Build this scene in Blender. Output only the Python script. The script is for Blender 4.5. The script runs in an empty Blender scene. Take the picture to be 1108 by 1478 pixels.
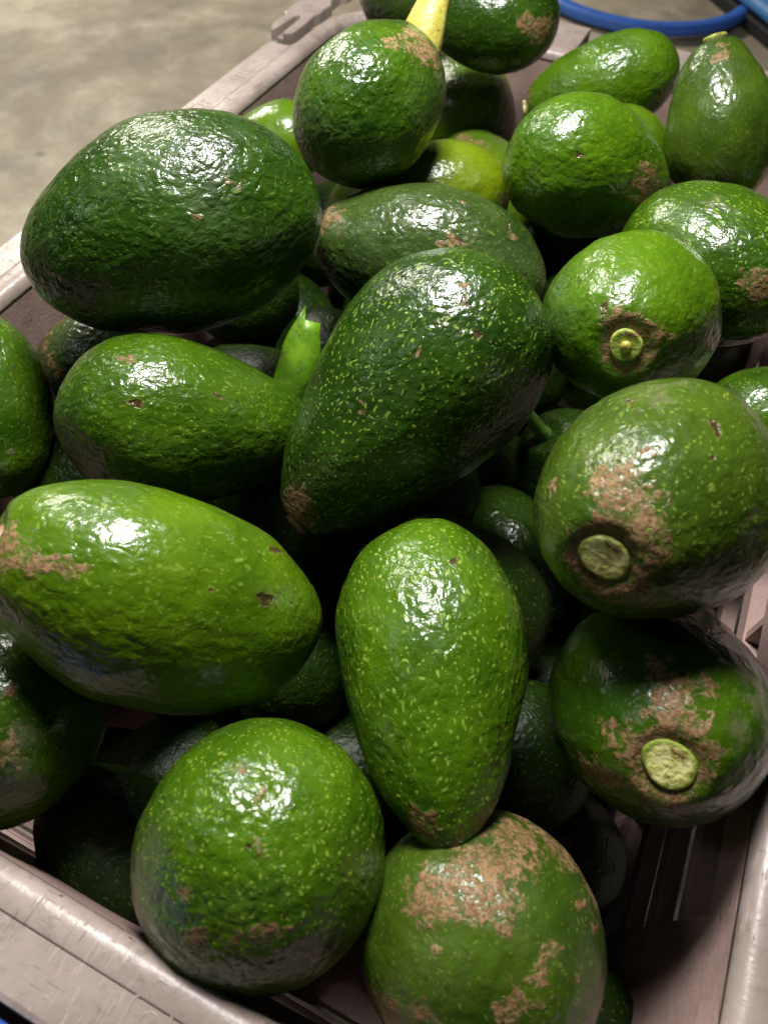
import bpy, bmesh, math, random
import numpy as np
from mathutils import Vector, Matrix

random.seed(7)
scene = bpy.context.scene
COL = scene.collection

# ------------------------------------------------------------------ camera
RIM = 0.28                      # height of the crate rim above the floor
cam_d = bpy.data.cameras.new('camera')
cam = bpy.data.objects.new('camera', cam_d)
COL.objects.link(cam)
right = Vector((0.901733, 0.430518, 0.039147))
down = Vector((0.376814, -0.738394, -0.559271))
fwd = Vector((-0.211871, 0.519064, -0.828060))
m = Matrix((right, -down, -fwd)).transposed().to_4x4()
m.translation = Vector((0, 0, 0.26 + RIM))
cam.matrix_world = m
cam_d.sensor_fit = 'VERTICAL'
cam_d.sensor_height = 24.0
cam_d.lens = 24.0 * 1020 / 1478
cam_d.clip_start = 0.01
cam_d.clip_end = 100
cam_d.dof.use_dof = True
cam_d.dof.focus_distance = 0.31
cam_d.dof.aperture_fstop = 7.0
scene.camera = cam

# ------------------------------------------------------------------ light
world = bpy.data.worlds.new("World")
scene.world = world
world.use_nodes = True
bg = world.node_tree.nodes['Background']
bg.inputs[0].default_value = (0.75, 0.85, 1.0, 1)
bg.inputs[1].default_value = 0.010


def area_lamp(name, loc, target, size, power, color):
    d = bpy.data.lights.new(name, 'AREA')
    d.shape = 'RECTANGLE'
    d.size, d.size_y = size
    d.energy = power
    d.color = color
    o = bpy.data.objects.new(name, d)
    COL.objects.link(o)
    o.location = loc
    o.rotation_euler = (Vector(target) - Vector(loc)).to_track_quat('-Z', 'Y').to_euler()
    return o


area_lamp('hanging_lamp', (-0.20, 0.38, 0.84), (-0.08, 0.18, 0.28), (0.19, 0.14), 9.0, (1.0, 0.99, 0.96))
area_lamp('floor_fill_lamp', (-2.3, 1.9, 1.7), (-1.2, 1.3, 0.0), (0.9, 0.5), 54, (1.0, 0.94, 0.82))  # added fill with no known source, brightens the floor
area_lamp('wall_lamp', (-1.6, -0.45, 1.7), (-0.1, 0.2, 0.28), (0.30, 0.4), 2.5, (0.93, 0.97, 1.0))

scene.view_settings.view_transform = 'Standard'
scene.view_settings.look = 'None'
scene.view_settings.exposure = 0.0
scene.view_settings.gamma = 1.0
scene.cycles.max_bounces = 5
scene.cycles.diffuse_bounces = 1
scene.cycles.glossy_bounces = 3
scene.render.resolution_x = 767
scene.render.resolution_y = 1024


# ------------------------------------------------------------------ helpers
def tag(o, label=None, cat=None, group=None, kind=None):
    if label: o['label'] = label
    if cat: o['category'] = cat
    if group: o['group'] = group
    if kind: o['kind'] = kind
    return o


def empty(name, loc=(0, 0, 0)):
    o = bpy.data.objects.new(name, None)
    COL.objects.link(o)
    o.location = loc
    o.empty_display_size = 0.02
    return o


def mesh_obj(name, V, F, mat, parent=None, smooth=True):
    me = bpy.data.meshes.new(name)
    me.from_pydata([tuple(v) for v in V], [], F)
    me.update()
    if smooth:
        me.polygons.foreach_set('use_smooth', [True] * len(me.polygons))
    me.materials.append(mat)
    o = bpy.data.objects.new(name, me)
    COL.objects.link(o)
    if parent: o.parent = parent
    return o


def bm_obj(name, bm, mat, parent=None, smooth=False):
    bmesh.ops.recalc_face_normals(bm, faces=bm.faces)
    me = bpy.data.meshes.new(name)
    bm.to_mesh(me)
    bm.free()
    if smooth:
        me.polygons.foreach_set('use_smooth', [True] * len(me.polygons))
    me.materials.append(mat)
    o = bpy.data.objects.new(name, me)
    COL.objects.link(o)
    if parent: o.parent = parent
    return o


def box(lo, hi, bevel=0.0):
    bm = bmesh.new()
    bmesh.ops.create_cube(bm, size=1)
    for v in bm.verts:
        v.co = Vector([lo[i] + (v.co[i] + 0.5) * (hi[i] - lo[i]) for i in range(3)])
    if bevel:
        bmesh.ops.bevel(bm, geom=list(bm.edges), offset=bevel, segments=2, profile=0.5, affect='EDGES')
    return bm


class NT:
    """small node-tree writer"""
    def __init__(self, name):
        self.mat = bpy.data.materials.new(name)
        self.mat.use_nodes = True
        self.t = self.mat.node_tree
        self.bsdf = self.t.nodes['Principled BSDF']

    def n(self, kind, **kw):
        nd = self.t.nodes.new(kind)
        for k, v in kw.items():
            setattr(nd, k, v)
        return nd

    def put(self, sock, v):
        if isinstance(v, bpy.types.NodeSocket):
            self.t.links.new(v, sock)
        else:
            if sock.type == 'RGBA' and len(v) == 3: v = (*v, 1)
            sock.default_value = v

    def math(self, op, a, b=0.0, c=None, clamp=False):
        nd = self.n('ShaderNodeMath', operation=op, use_clamp=clamp)
        self.put(nd.inputs[0], a)
        self.put(nd.inputs[1], b)
        if c is not None: self.put(nd.inputs[2], c)
        return nd.outputs[0]

    def vmath(self, op, a, b):
        nd = self.n('ShaderNodeVectorMath', operation=op)
        self.put(nd.inputs[0], a)
        self.put(nd.inputs[1], b)
        return nd.outputs['Value'] if op in ('DISTANCE', 'DOT_PRODUCT', 'LENGTH') else nd.outputs[0]

    def coord(self, which='Object'):
        return self.n('ShaderNodeTexCoord').outputs[which]

    def noise(self, v, scale, detail=2.0, rough=0.5, color=False, dist=0.0):
        nd = self.n('ShaderNodeTexNoise')
        self.put(nd.inputs['Vector'], v)
        nd.inputs['Scale'].default_value = scale
        nd.inputs['Detail'].default_value = detail
        nd.inputs['Roughness'].default_value = rough
        nd.inputs['Distortion'].default_value = dist
        return nd.outputs['Color' if color else 'Fac']

    def voro(self, v, scale, feature='F1', smooth=0.4, rnd=1.0):
        nd = self.n('ShaderNodeTexVoronoi', feature=feature)
        self.put(nd.inputs['Vector'], v)
        nd.inputs['Scale'].default_value = scale
        nd.inputs['Randomness'].default_value = rnd
        if feature == 'SMOOTH_F1': nd.inputs['Smoothness'].default_value = smooth
        return nd

    def ramp(self, v, a, b, lo=0.0, hi=1.0):
        nd = self.n('ShaderNodeMapRange', interpolation_type='SMOOTHSTEP')
        self.put(nd.inputs[0], v)
        self.put(nd.inputs[1], a)
        self.put(nd.inputs[2], b)
        self.put(nd.inputs[3], lo)
        self.put(nd.inputs[4], hi)
        return nd.outputs[0]

    def mix(self, f, a, b):
        nd = self.n('ShaderNodeMix', data_type='RGBA')
        self.put(nd.inputs[0], f)
        self.put(nd.inputs[6], a)
        self.put(nd.inputs[7], b)
        return nd.outputs[2]

    def bump(self, h, strength, dist, normal=None):
        nd = self.n('ShaderNodeBump')
        nd.inputs['Strength'].default_value = strength
        nd.inputs['Distance'].default_value = dist
        self.put(nd.inputs['Height'], h)
        if normal is not None: self.put(nd.inputs['Normal'], normal)
        return nd.outputs[0]

    def out(self, **kw):
        for k, v in kw.items():
            self.put(self.bsdf.inputs[k.replace('_', ' ')], v)
        return self.mat


# ------------------------------------------------------------------ materials
SKINS = dict(
    deep=((.015, .045, .003), (.036, .090, .005)),
    mid=((.028, .078, .003), (.064, .140, .004)),
    vivid=((.048, .120, .003), (.092, .195, .004)),
    lime=((.068, .150, .003), (.120, .225, .005)),
    olive=((.040, .082, .006), (.076, .135, .009)),
    yell=((.105, .170, .003), (.165, .235, .006)),
    dull=((.028, .060, .009), (.058, .098, .018)),
    shade=((.007, .022, .0015), (.017, .043, .0015)))  # darkness of the gaps put into the colour of deep-lying fruit


def skin_material(p):
    p.setdefault('stem', None)
    c0, c1 = [tuple(v * .68 for v in c) for c in SKINS[p['skin']]]
    t = NT('avocado_skin_%d' % p['seed'])
    rnd = random.Random(p['seed'])
    P0 = t.coord()
    off = t.vmath('ADD', P0, (rnd.random(), rnd.random(), rnd.random()))
    warp = t.noise(off, 160, 1, color=True)
    warp = t.vmath('SUBTRACT', warp, (.5, .5, .5))
    # coordinates drawn out along the fruit, so flecks run from stem to tip
    st = t.vmath('MULTIPLY', off, (1, 1, .66))
    stw = t.vmath('ADD', st, t.vmath('MULTIPLY', warp, (.0060, .0060, .0060)))
    # base colour: slow patches, finer mottling
    slow = t.noise(off, 28, 2, .55)
    fine = t.noise(stw, 170, 2, .6)
    f = t.math('ADD', t.math('MULTIPLY', slow, 1.6), t.math('MULTIPLY', fine, .55))
    col = t.mix(t.ramp(f, .72, 1.42), c0, c1)
    # dull grey bloom in broad soft areas
    bloomf = t.ramp(t.noise(off, 22, 3, .6), .52, .74)
    if p['skin'] != 'shade': col = t.mix(t.math('MULTIPLY', bloomf, .16), col, (.09, .12, .06))
    # lenticels: yellow-green flecks, two sizes
    sp = p['specks']
    v1 = t.voro(stw, 430)
    rv = t.n('ShaderNodeSeparateColor')
    t.put(rv.inputs[0], v1.outputs['Color'])
    size1 = t.math('MULTIPLY', rv.outputs[0], .28 if sp > .45 else .20)
    m1 = t.math('MULTIPLY', t.ramp(t.math('SUBTRACT', size1, v1.outputs['Distance']), -.02, .07),
                t.ramp(t.noise(off, 45, 2), .60 - .30 * min(sp, 1.3), .72 - .30 * min(sp, 1.3)))
    v2 = t.voro(t.vmath('ADD', stw, (.3, .1, .2)), 600)
    rv2 = t.n('ShaderNodeSeparateColor')
    t.put(rv2.inputs[0], v2.outputs['Color'])
    m2 = t.math('MULTIPLY', t.ramp(t.math('SUBTRACT', t.math('MULTIPLY', rv2.outputs[1], .40), v2.outputs['Distance']), -.02, .08), min(1, .15 + .75 * sp))
    speck = t.math('MAXIMUM', t.math('MULTIPLY', m1, min(1, .45 + .5 * sp)), m2)
    fleck_c = t.mix(t.noise(off, 300, 1), (.16, .27, .015), (.32, .38, .07))
    col = t.mix(t.math('MULTIPLY', speck, .72), col, fleck_c)
    # dark pinprick blemishes
    v3 = t.voro(off, 62)
    rv3 = t.n('ShaderNodeSeparateColor')
    t.put(rv3.inputs[0], v3.outputs['Color'])
    pin = t.math('MULTIPLY', t.ramp(v3.outputs['Distance'], .10, .05), t.math('GREATER_THAN', rv3.outputs[0], .72))
    col = t.mix(t.math('MULTIPLY', pin, .7), col, (.055, .045, .018))
    # russet, pits and scuffs with a place of their own
    masks = {0: None, 1: None, 2: None}
    pw = t.vmath('MULTIPLY', t.vmath('ADD', P0, t.vmath('MULTIPLY', warp, (.010, .010, .010))), (1, 1, .7))
    for (x, y, z, r, kd) in p['marks']:
        d = t.vmath('DISTANCE', pw, (x, y, z * .7))
        q = t.math('MULTIPLY_ADD', d, -1.0 / max(r * (.75 if kd == 1 else 1.0), .0010), 1.0)
        masks[kd] = q if masks[kd] is None else t.math('MAXIMUM', masks[kd], q)
    ragged = t.noise(t.vmath('MULTIPLY', stw, (1, 1, .8)), 250, 3, .74)
    ragged = t.math('MULTIPLY', t.math('SUBTRACT', ragged, .5), 4.0)
    rho = None
    if p['stem'] == 'cut' and p['seed'] in (8, 9, 10):
        xyz = t.n('ShaderNodeSeparateXYZ')
        t.put(xyz.inputs[0], P0)
        rho = t.vmath('LENGTH', t.vmath('MULTIPLY', pw, (1, 1, 0)), (0, 0, 0))
        rr = {8: .0105, 9: .0112, 10: .0085}[p['seed']]
        ring_ = t.math('MULTIPLY_ADD', t.math('ABSOLUTE', t.math('SUBTRACT', rho, rr)), -1 / .0034, 1.0)
        ring_ = t.math('MINIMUM', ring_, t.math('MULTIPLY', xyz.outputs[2], 60.0))
        masks[0] = t.math('MAXIMUM', masks[0], ring_)
    cork = 0.0
    if masks[0] is not None:
        cork = t.ramp(t.math('ADD', t.math('MULTIPLY', t.math('MINIMUM', masks[0], .75), 1.25), ragged), .10, .62)
        cork = t.math('MULTIPLY', cork, t.ramp(masks[0], -.35, .05))
        cork = t.math('MULTIPLY', cork, t.ramp(t.noise(off, 420, 1, .6), .36, .54, .30, 1.0))
        grain = t.n('ShaderNodeTexNoise')
        t.put(grain.inputs['Vector'], off)
        grain.inputs['Scale'].default_value = 900
        grain.inputs['Detail'].default_value = 3
        ck = t.mix(t.ramp(t.math('ADD', grain.outputs['Fac'], t.math('MULTIPLY', fine, .6)), .60, 1.02), (.27, .165, .082), (.125, .068, .030))
        col = t.mix(cork, col, ck)
    dark = 0.0
    if masks[1] is not None:
        dark = t.ramp(t.math('ADD', masks[1], t.math('MULTIPLY', ragged, .5)), .05, .45)
        rim_ = t.ramp(t.math('ADD', masks[1], t.math('MULTIPLY', ragged, .5)), -.25, .1)
        col = t.mix(t.math('MULTIPLY', rim_, .5), col, (.13, .085, .035))
        col = t.mix(t.math('MULTIPLY', dark, .85), col, (.045, .022, .012))
    scuff = 0.0
    if masks[2] is not None:
        scuff = t.math('MULTIPLY', t.ramp(t.math('ADD', masks[2], t.math('MULTIPLY', ragged, .9)), .0, .9), .32)
        col = t.mix(scuff, col, (.20, .17, .11))
    rough = t.math('ADD', t.ramp(bloomf, 0, 1, .34, .50), t.math('MULTIPLY', cork, .35) if masks[0] is not None else 0.0)
    # relief: pebbled skin, finer grain, cork and pits, all in one height
    pb = t.vmath('ADD', t.vmath('MULTIPLY', off, (1, 1, .78)), t.vmath('MULTIPLY', warp, (.004, .004, .004)))
    big = t.voro(pb, 270)
    h = t.math('MULTIPLY', t.ramp(big.outputs['Distance'], .02, .74), -.62 * p['bump'])
    h = t.math('ADD', h, t.math('MULTIPLY', t.noise(pb, 400, 2, .6), 1.0 * p['bump'] + .15))
    h = t.math('ADD', h, t.math('MULTIPLY', t.noise(off, 75, 1, .5), .45 * p['bump']))
    if masks[0] is not None: h = t.math('ADD', h, t.math('MULTIPLY', cork, t.math('ADD', t.math('MULTIPLY', grain.outputs['Fac'], .45), .08)))
    if masks[1] is not None: h = t.math('SUBTRACT', h, t.math('MULTIPLY', dark, .9))
    n2 = t.bump(h, .80, .00060)
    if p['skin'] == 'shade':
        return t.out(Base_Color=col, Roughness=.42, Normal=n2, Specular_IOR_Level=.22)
    coat = t.math('MULTIPLY_ADD', cork, -.55, .6) if masks[0] is not None else .6
    return t.out(Base_Color=col, Roughness=rough, Normal=n2, Coat_Weight=coat, Coat_Roughness=.17, Coat_Normal=n2,
                 Specular_IOR_Level=.16)


def plastic_material(name, base, dark, wear, rough=.36, scratches=1.0):
    t = NT(name)
    P = t.coord()
    slow = t.noise(P, 14, 5, .65)
    col = t.mix(t.ramp(slow, .35, .68), base, dark)
    grime = t.noise(P, 60, 6, .72, dist=.3)
    col = t.mix(t.math('MULTIPLY', t.ramp(grime, .50, .70), .55), col, wear)
    # fine scratches in two directions, broken up
    rot = t.n('ShaderNodeMapping')
    t.put(rot.inputs[0], P)
    rot.inputs['Rotation'].default_value = (0, 0, math.radians(-38))
    rot.inputs['Scale'].default_value = (900, 70, 200)
    s1 = t.noise(rot.outputs[0], 1.0, 3, .6)
    rot2 = t.n('ShaderNodeMapping')
    t.put(rot2.inputs[0], P)
    rot2.inputs['Rotation'].default_value = (0, 0, math.radians(25))
    rot2.inputs['Scale'].default_value = (60, 1100, 200)
    s2 = t.noise(rot2.outputs[0], 1.0, 2, .6)
    br = t.ramp(t.noise(P, 45, 3), .42, .62)
    scr = t.math('MULTIPLY', t.ramp(s1, .60, .70), br)
    scr = t.math('ADD', scr, t.math('MULTIPLY', t.ramp(s2, .66, .74), t.math('SUBTRACT', 1.0, br)))
    col = t.mix(t.math('MULTIPLY', scr, .55 * scratches), col, tuple(c * .35 for c in wear))
    lt = t.math('MULTIPLY', t.ramp(s1, .42, .36), t.ramp(t.noise(P, 30, 3), .46, .60))
    col = t.mix(t.math('MULTIPLY', lt, .38 * scratches), col, tuple(min(.75, c * 1.7) for c in base))
    spk = t.voro(P, 160)
    rv = t.n('ShaderNodeSeparateColor')
    t.put(rv.inputs[0], spk.outputs['Color'])
    dirt = t.math('MULTIPLY', t.ramp(spk.outputs['Distance'], .16, .07), t.math('GREATER_THAN', rv.outputs[1], .86))
    col = t.mix(t.math('MULTIPLY', dirt, .8), col, (.05, .035, .03))
    h = t.math('ADD', t.math('MULTIPLY', grime, .8), t.math('MULTIPLY', scr, -1.0))
    h = t.math('ADD', h, t.math('MULTIPLY', t.noise(P, 400, 2), .35))
    rg = t.math('ADD', t.math('MULTIPLY', grime, .30), rough - .14)
    return t.out(Base_Color=col, Roughness=rg, Normal=t.bump(h, .45, .0009))


def concrete_material():
    t = NT('concrete')
    P = t.coord()
    a = t.noise(P, 3.6, 6, .66, dist=.4)
    b = t.noise(P, 13, 6, .68)
    c = t.noise(P, 120, 4, .7)
    col = t.mix(t.ramp(a, .38, .62), (.31, .265, .20), (.68, .60, .45))
    col = t.mix(t.math('MULTIPLY', t.ramp(b, .42, .60), .6), col, (.46, .38, .27))
    col = t.mix(t.math('MULTIPLY', t.ramp(b, .60, .74), .35), col, (.76, .68, .50))
    col = t.mix(t.math('MULTIPLY', t.ramp(c, .55, .75), .25), col, (.14, .11, .08))
    v = t.voro(P, 9)
    rv = t.n('ShaderNodeSeparateColor')
    t.put(rv.inputs[0], v.outputs['Color'])
    spot = t.math('MULTIPLY', t.ramp(v.outputs['Distance'], .10, .03), t.math('GREATER_THAN', rv.outputs[0], .7))
    col = t.mix(t.math('MULTIPLY', spot, .7), col, (.09, .06, .045))
    return t.out(Base_Color=col, Roughness=t.math('MULTIPLY_ADD', b, .4, .5), Normal=t.bump(t.math('ADD', b, t.math('MULTIPLY', c, .3)), .4, .006))


def stem_cut_material(name='cut_stem', wood=(.80, .74, .32), dull=(.52, .54, .12)):
    """fresh cut of the stalk: green skin ring, yellow cream wood, brown specks"""
    t = NT(name)
    P = t.coord()
    w = t.vmath('ADD', P, t.vmath('MULTIPLY', t.vmath('SUBTRACT', t.noise(P, 260, 2, color=True), (.5, .5, .5)), (.003, .003, .003)))
    flat = t.vmath('MULTIPLY', w, (1, 1, 0))
    rad = t.vmath('LENGTH', flat, (0, 0, 0))
    n = t.noise(w, 330, 4, .65)
    inner = t.mix(t.ramp(n, .40, .62), wood, dull)
    inner = t.mix(t.ramp(t.noise(w, 170, 3, .6), .56, .68), inner, (.20, .115, .035))
    col = t.mix(t.ramp(rad, .0060, .0080), inner, (.19, .25, .02))
    z = t.n('ShaderNodeSeparateXYZ')
    t.put(z.inputs[0], P)
    col = t.mix(t.ramp(z.outputs[2], .0018, .0002), col, (.10, .09, .02))
    return t.out(Base_Color=col, Roughness=.6, Normal=t.bump(n, .8, .0012))


def stalk_material(name, a, b, dk):
    t = NT(name)
    P = t.coord()
    n = t.noise(P, 130, 4, .6)
    col = t.mix(t.ramp(n, .4, .62), a, b)
    v = t.noise(P, 420, 2)
    col = t.mix(t.math('MULTIPLY', t.ramp(v, .60, .70), .6), col, dk)
    return t.out(Base_Color=col, Roughness=.45, Normal=t.bump(t.noise(P, 250, 3), .5, .001))


def leaf_material():
    t = NT('leaf_green')
    P = t.coord()
    n = t.noise(P, 120, 4, .6)
    col = t.mix(t.ramp(n, .38, .62), (.09, .22, .006), (.16, .31, .012))
    v = t.noise(P, 300, 2)
    col = t.mix(t.math('MULTIPLY', t.ramp(v, .62, .7), .7), col, (.10, .10, .03))
    return t.out(Base_Color=col, Roughness=.42, Normal=t.bump(n, .3, .001))


M_CRATE = plastic_material('crate_plastic', (.36, .288, .258), (.25, .195, .170), (.12, .090, .070))
M_INNER = plastic_material('crate_inner_plastic', (.42, .285, .255), (.31, .205, .182), (.20, .135, .12), .5, .3)
M_BLUE = plastic_material('blue_plastic', (.075, .23, .85), (.06, .19, .75), (.05, .12, .36), .45, .3)
M_BLUE_RIM = plastic_material('blue_rim_plastic', (.03, .095, .42), (.025, .08, .34), (.04, .09, .28), .5, .3)
M_SKY = plastic_material('light_blue_plastic', (.08, .26, .62), (.06, .20, .50), (.08, .2, .4), .45, .2)
M_BLACK = plastic_material('stand_in_black', (.012, .012, .013), (.008, .008, .009), (.02, .018, .016), .6, .2)  # for the rail's shadow block and the added body under the blue rim
M_FLOOR = concrete_material()
M_CUT = stem_cut_material()
M_CUT_GREEN = stem_cut_material('green_cut_stem', (.36, .42, .07), (.22, .30, .04))
M_STALK = stalk_material('yellow_stalk', (.36, .32, .045), (.50, .42, .09), (.18, .10, .03))
M_TWIG = stalk_material('green_stalk', (.07, .16, .015), (.11, .22, .025), (.08, .06, .02))
M_SCAR = stalk_material('corky_scar', (.30, .18, .095), (.21, .115, .055), (.08, .04, .02))
M_LEAF = leaf_material()

# ------------------------------------------------------------------ floor
fl = mesh_obj('floor', [(-6, -4, 0), (6, -4, 0), (6, 9, 0), (-6, 9, 0)], [(0, 1, 2, 3)], M_FLOOR, smooth=False)
tag(fl, kind='structure')

# ------------------------------------------------------------------ crate
X0, X1, Y0, Y1 = -0.312, 0.1075, -0.0172, 0.632
CR = 0.060
WID = dict(near=.0315, right=.036, far=.061, left=.0335)


def rim_path(step=.02):
    """inner outline of the crate, counter-clockwise from the near side: (x, y, nx, ny, width)"""
    pts = []
    def line(a, b, n, w):
        L = math.hypot(b[0] - a[0], b[1] - a[1])
        k = max(2, int(L / step))
        for i in range(k):
            f = i / k
            pts.append((a[0] + (b[0] - a[0]) * f, a[1] + (b[1] - a[1]) * f, n[0], n[1], w))
    def arc(cx, cy, a0, w0, w1):
        k = 14
        for i in range(k):
            f = i / k
            a = math.radians(a0 + 90 * f)
            pts.append((cx + CR * math.cos(a), cy + CR * math.sin(a), math.cos(a), math.sin(a), w0 + (w1 - w0) * f))
    line((X0 + CR, Y0), (X1 - CR, Y0), (0, -1), WID['near'])
    arc(X1 - CR, Y0 + CR, -90, WID['near'], WID['right'])
    line((X1, Y0 + CR), (X1, Y1 - CR), (1, 0), WID['right'])
    arc(X1 - CR, Y1 - CR, 0, WID['right'], WID['far'])
    line((X1 - CR, Y1), (X0 + CR, Y1), (0, 1), WID['far'])
    arc(X0 + CR, Y1 - CR, 90, WID['far'], WID['left'])
    line((X0, Y1 - CR), (X0, Y0 + CR), (-1, 0), WID['left'])
    arc(X0 + CR, Y0 + CR, 180, WID['left'], WID['near'])
    return pts


def sweep(pts, prof, closed):
    """prof: closed loop of (offset, z, width_factor)"""
    V, F = [], []
    n = len(prof)
    for (x, y, nx, ny, w) in pts:
        for (o, z, wf) in prof:
            d = o + wf * w
            V.append((x + nx * d, y + ny * d, RIM + z))
    k = len(pts)
    for i in range(k if closed else k - 1):
        for j in range(n):
            a, b = i * n + j, i * n + (j + 1) % n
            c, d = ((i + 1) % k) * n + (j + 1) % n, ((i + 1) % k) * n + j
            F.append((a, d, c, b))
    if not closed:
        F.append(tuple(range(n)))
        F.append(tuple(range((k - 1) * n, k * n))[::-1])
    return V, F


crate = empty('plastic_crate', ((X0 + X1) / 2, (Y0 + Y1) / 2, 0))
tag(crate, 'worn pinkish grey plastic crate holding the heap of avocados', 'crate')
CO = Vector(crate.location)


def crate_part(name, V, F, mat, smooth=False, parent=None):
    V = [Vector(v) - CO for v in V]
    return mesh_obj(name, V, F, mat, parent or crate, smooth)


path = rim_path()
lip = [(0.000, -.0085, 0), (0.0001, -.0060, 0), (.0006, -.0040, 0), (.0015, -.0023, 0), (.0027, -.0011, 0), (.0042, -.0004, 0), (.0060, 0, 0),
       (.0112, 0, 0), (.0117, -.0002, 0), (.0120, -.0009, 0), (.0120, -.0070, 0), (.0045, -.0080, 0), (.0040, -.0085, 0)]
V, F = sweep(path, lip, True)
o = crate_part('inner_lip', V, F, M_CRATE, True)


def flange(pts):
    prof = [(.0121, -.0058, 0), (.0121, -.0008, 0), (.0124, -.0002, 0), (-.0030, -.0004, 1), (-.0012, -.0010, 1), (-.0002, -.0040, 1), (0, -.0280, 1),
            (-.0028, -.0280, 1), (-.0028, -.0058, 1)]
    V, F = sweep(pts, prof, False)
    return crate_part('rim_flange', V, F, M_CRATE, False)


# the flange is cut away where the clip sits on the left side
i0 = next(i for i, q in enumerate(path) if q[2] == -1 and q[1] < .548)
i1 = next(i for i, q in enumerate(path) if q[3] == 1)
flange(path[i0:] + path[:i1 + 8])
far_end = [q for q in path if q[3] == 1]
flange(far_end[8:] if len(far_end) > 10 else far_end)
# narrow ledge under the clip
seg = [q for q in path if q[2] == -1 and q[1] >= .530]
V, F = sweep(seg, [(.0036, -.060, 0), (.0036, -.057, 0), (-.006, -.057, 1), (-.006, -.060, 1)], False)
crate_part('ledge', V, F, M_CRATE)

# walls: solid corner panels, top and bottom bands, slats between slots
WT = .0032


def wall_piece(name, pts, z0, z1, parent=None):
    prof = [(0, z0, 0), (0, z1, 0), (WT, z1, 0), (WT, z0, 0)]
    V, F = sweep(pts, prof, False)
    return crate_part(name, V, F, M_INNER, False, parent)


def corner_pts(cx, cy, a0, e0, e1):
    """arc plus straight ends reaching e0 / e1 past the tangent points"""
    out = []
    a = math.radians(a0)
    tx, ty = math.sin(a), -math.cos(a)
    out.append((cx + CR * math.cos(a) + tx * e0, cy + CR * math.sin(a) + ty * e0, math.cos(a), math.sin(a), 0))
    for i in range(15):
        b = math.radians(a0 + 90 * i / 14)
        out.append((cx + CR * math.cos(b), cy + CR * math.sin(b), math.cos(b), math.sin(b), 0))
    b = math.radians(a0 + 90)
    out.append((cx + CR * math.cos(b) - math.sin(b) * e1, cy + CR * math.sin(b) + math.cos(b) * e1, math.cos(b), math.sin(b), 0))
    return out


EXT = .034
ZT, ZB = -.0086, -RIM + .002
TB = -.031
for (cx, cy, a0) in ((X1 - CR, Y0 + CR, -90), (X1 - CR, Y1 - CR, 0), (X0 + CR, Y1 - CR, 90), (X0 + CR, Y0 + CR, 180)):
    wall_piece('corner_panel', corner_pts(cx, cy, a0, EXT, EXT), ZB, ZT)
lowband = -.232
slat_zs = [(-.0600, -.0505), (-.0975, -.0880), (-.1350, -.1255), (-.1725, -.1630), (-.2100, -.2005)]
a_, b_ = CR + EXT, CR + EXT
sides = [((X0 + a_, Y0), (X1 - b_, Y0), (0, -1)), ((X1, Y0 + a_), (X1, Y1 - b_), (1, 0)),
         ((X1 - a_, Y1), (X0 + b_, Y1), (0, 1)), ((X0, Y1 - a_), (X0, Y0 + b_), (-1, 0))]
for (a, b, n) in sides:
    right_side = n == (1, 0)
    slats = slat_zs if right_side else slat_zs[3:]
    TB = -.031 if right_side else -.1355
    if n == (-1, 0): slats, TB = [], lowband
    ends = [(a[0], a[1], n[0], n[1], 0), (b[0], b[1], n[0], n[1], 0)]
    wall_piece('bottom_band', ends, ZB, lowband)
    wall_piece('top_band', ends, TB, ZT)
    for (z0, z1) in slats:
        prof = [(-.0006, z0, 0), (-.0006, z1, 0), (WT + .004, z1, 0), (WT + .004, z0, 0)]
        V, F = sweep(ends, prof, False)
        crate_part('slat', V, F, M_INNER)
    L = math.hypot(b[0] - a[0], b[1] - a[1])
    k = int(L / .062)
    for i in range(1, k):
        f = i / k
        px, py = a[0] + (b[0] - a[0]) * f, a[1] + (b[1] - a[1]) * f
        tx, ty = -n[1] * .0022, n[0] * .0022
        e = [(px - tx, py - ty, n[0], n[1], 0), (px + tx, py + ty, n[0], n[1], 0)]
        V, F = sweep(e, [(.0004, lowband, 0), (.0004, TB - .0002, 0), (.0098, TB - .0002, 0), (.0098, lowband, 0)], False)
        crate_part('rib', V, F, M_INNER)
bm = box((X0 + .004 - CO.x, Y0 + .004 - CO.y, .002), (X1 - .004 - CO.x, Y1 - .004 - CO.y, .006))
bm_obj('base', bm, M_INNER, crate)


def ring(name, cx, cy, z, R, r, parent, mat, h=.5, n=64):
    V, F = [], []
    for i in range(n):
        a = 2 * math.pi * i / n
        for j in range(10):
            b = 2 * math.pi * j / 10
            V.append((cx + (R + r * math.cos(b)) * math.cos(a), cy + (R + r * math.cos(b)) * math.sin(a), z + r * h * math.sin(b)))
    for i in range(n):
        for j in range(10):
            F.append((i * 10 + j, ((i + 1) % n) * 10 + j, ((i + 1) % n) * 10 + (j + 1) % 10, i * 10 + (j + 1) % 10))
    return mesh_obj(name, V, F, mat, parent, True)


# moulded ring mark on the near rim and worn round characters on the left rim
zt = RIM - .0004
ring('moulded_ring', -.0508 - CO.x, -.0320 - CO.y, zt, .0068, .0006, crate, M_CRATE, .55)
ring('moulded_ring', -.0500 - CO.x, -.0335 - CO.y, zt, .0030, .0005, crate, M_CRATE, .5)
for (x, y) in ((-.3325, .4440), (-.3325, .4555), (-.3330, .4950)):
    ring('moulded_letter', x - CO.x, y - CO.y, zt, .0040, .0007, crate, M_CRATE, .5, 32)
for (x, y) in ((-.3325, .4670), (-.3325, .4770), (-.3325, .4230), (-.3325, .4100)):
    for s in (-1, 1):
        bm = box((x - .0045 - CO.x, y + s * .0024 - .0006 - CO.y, zt - .0003), (x + .0045 - CO.x, y + s * .0024 + .0006 - CO.y, zt + .0004), .0002)
        bm_obj('moulded_letter', bm, M_CRATE, crate)

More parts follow.
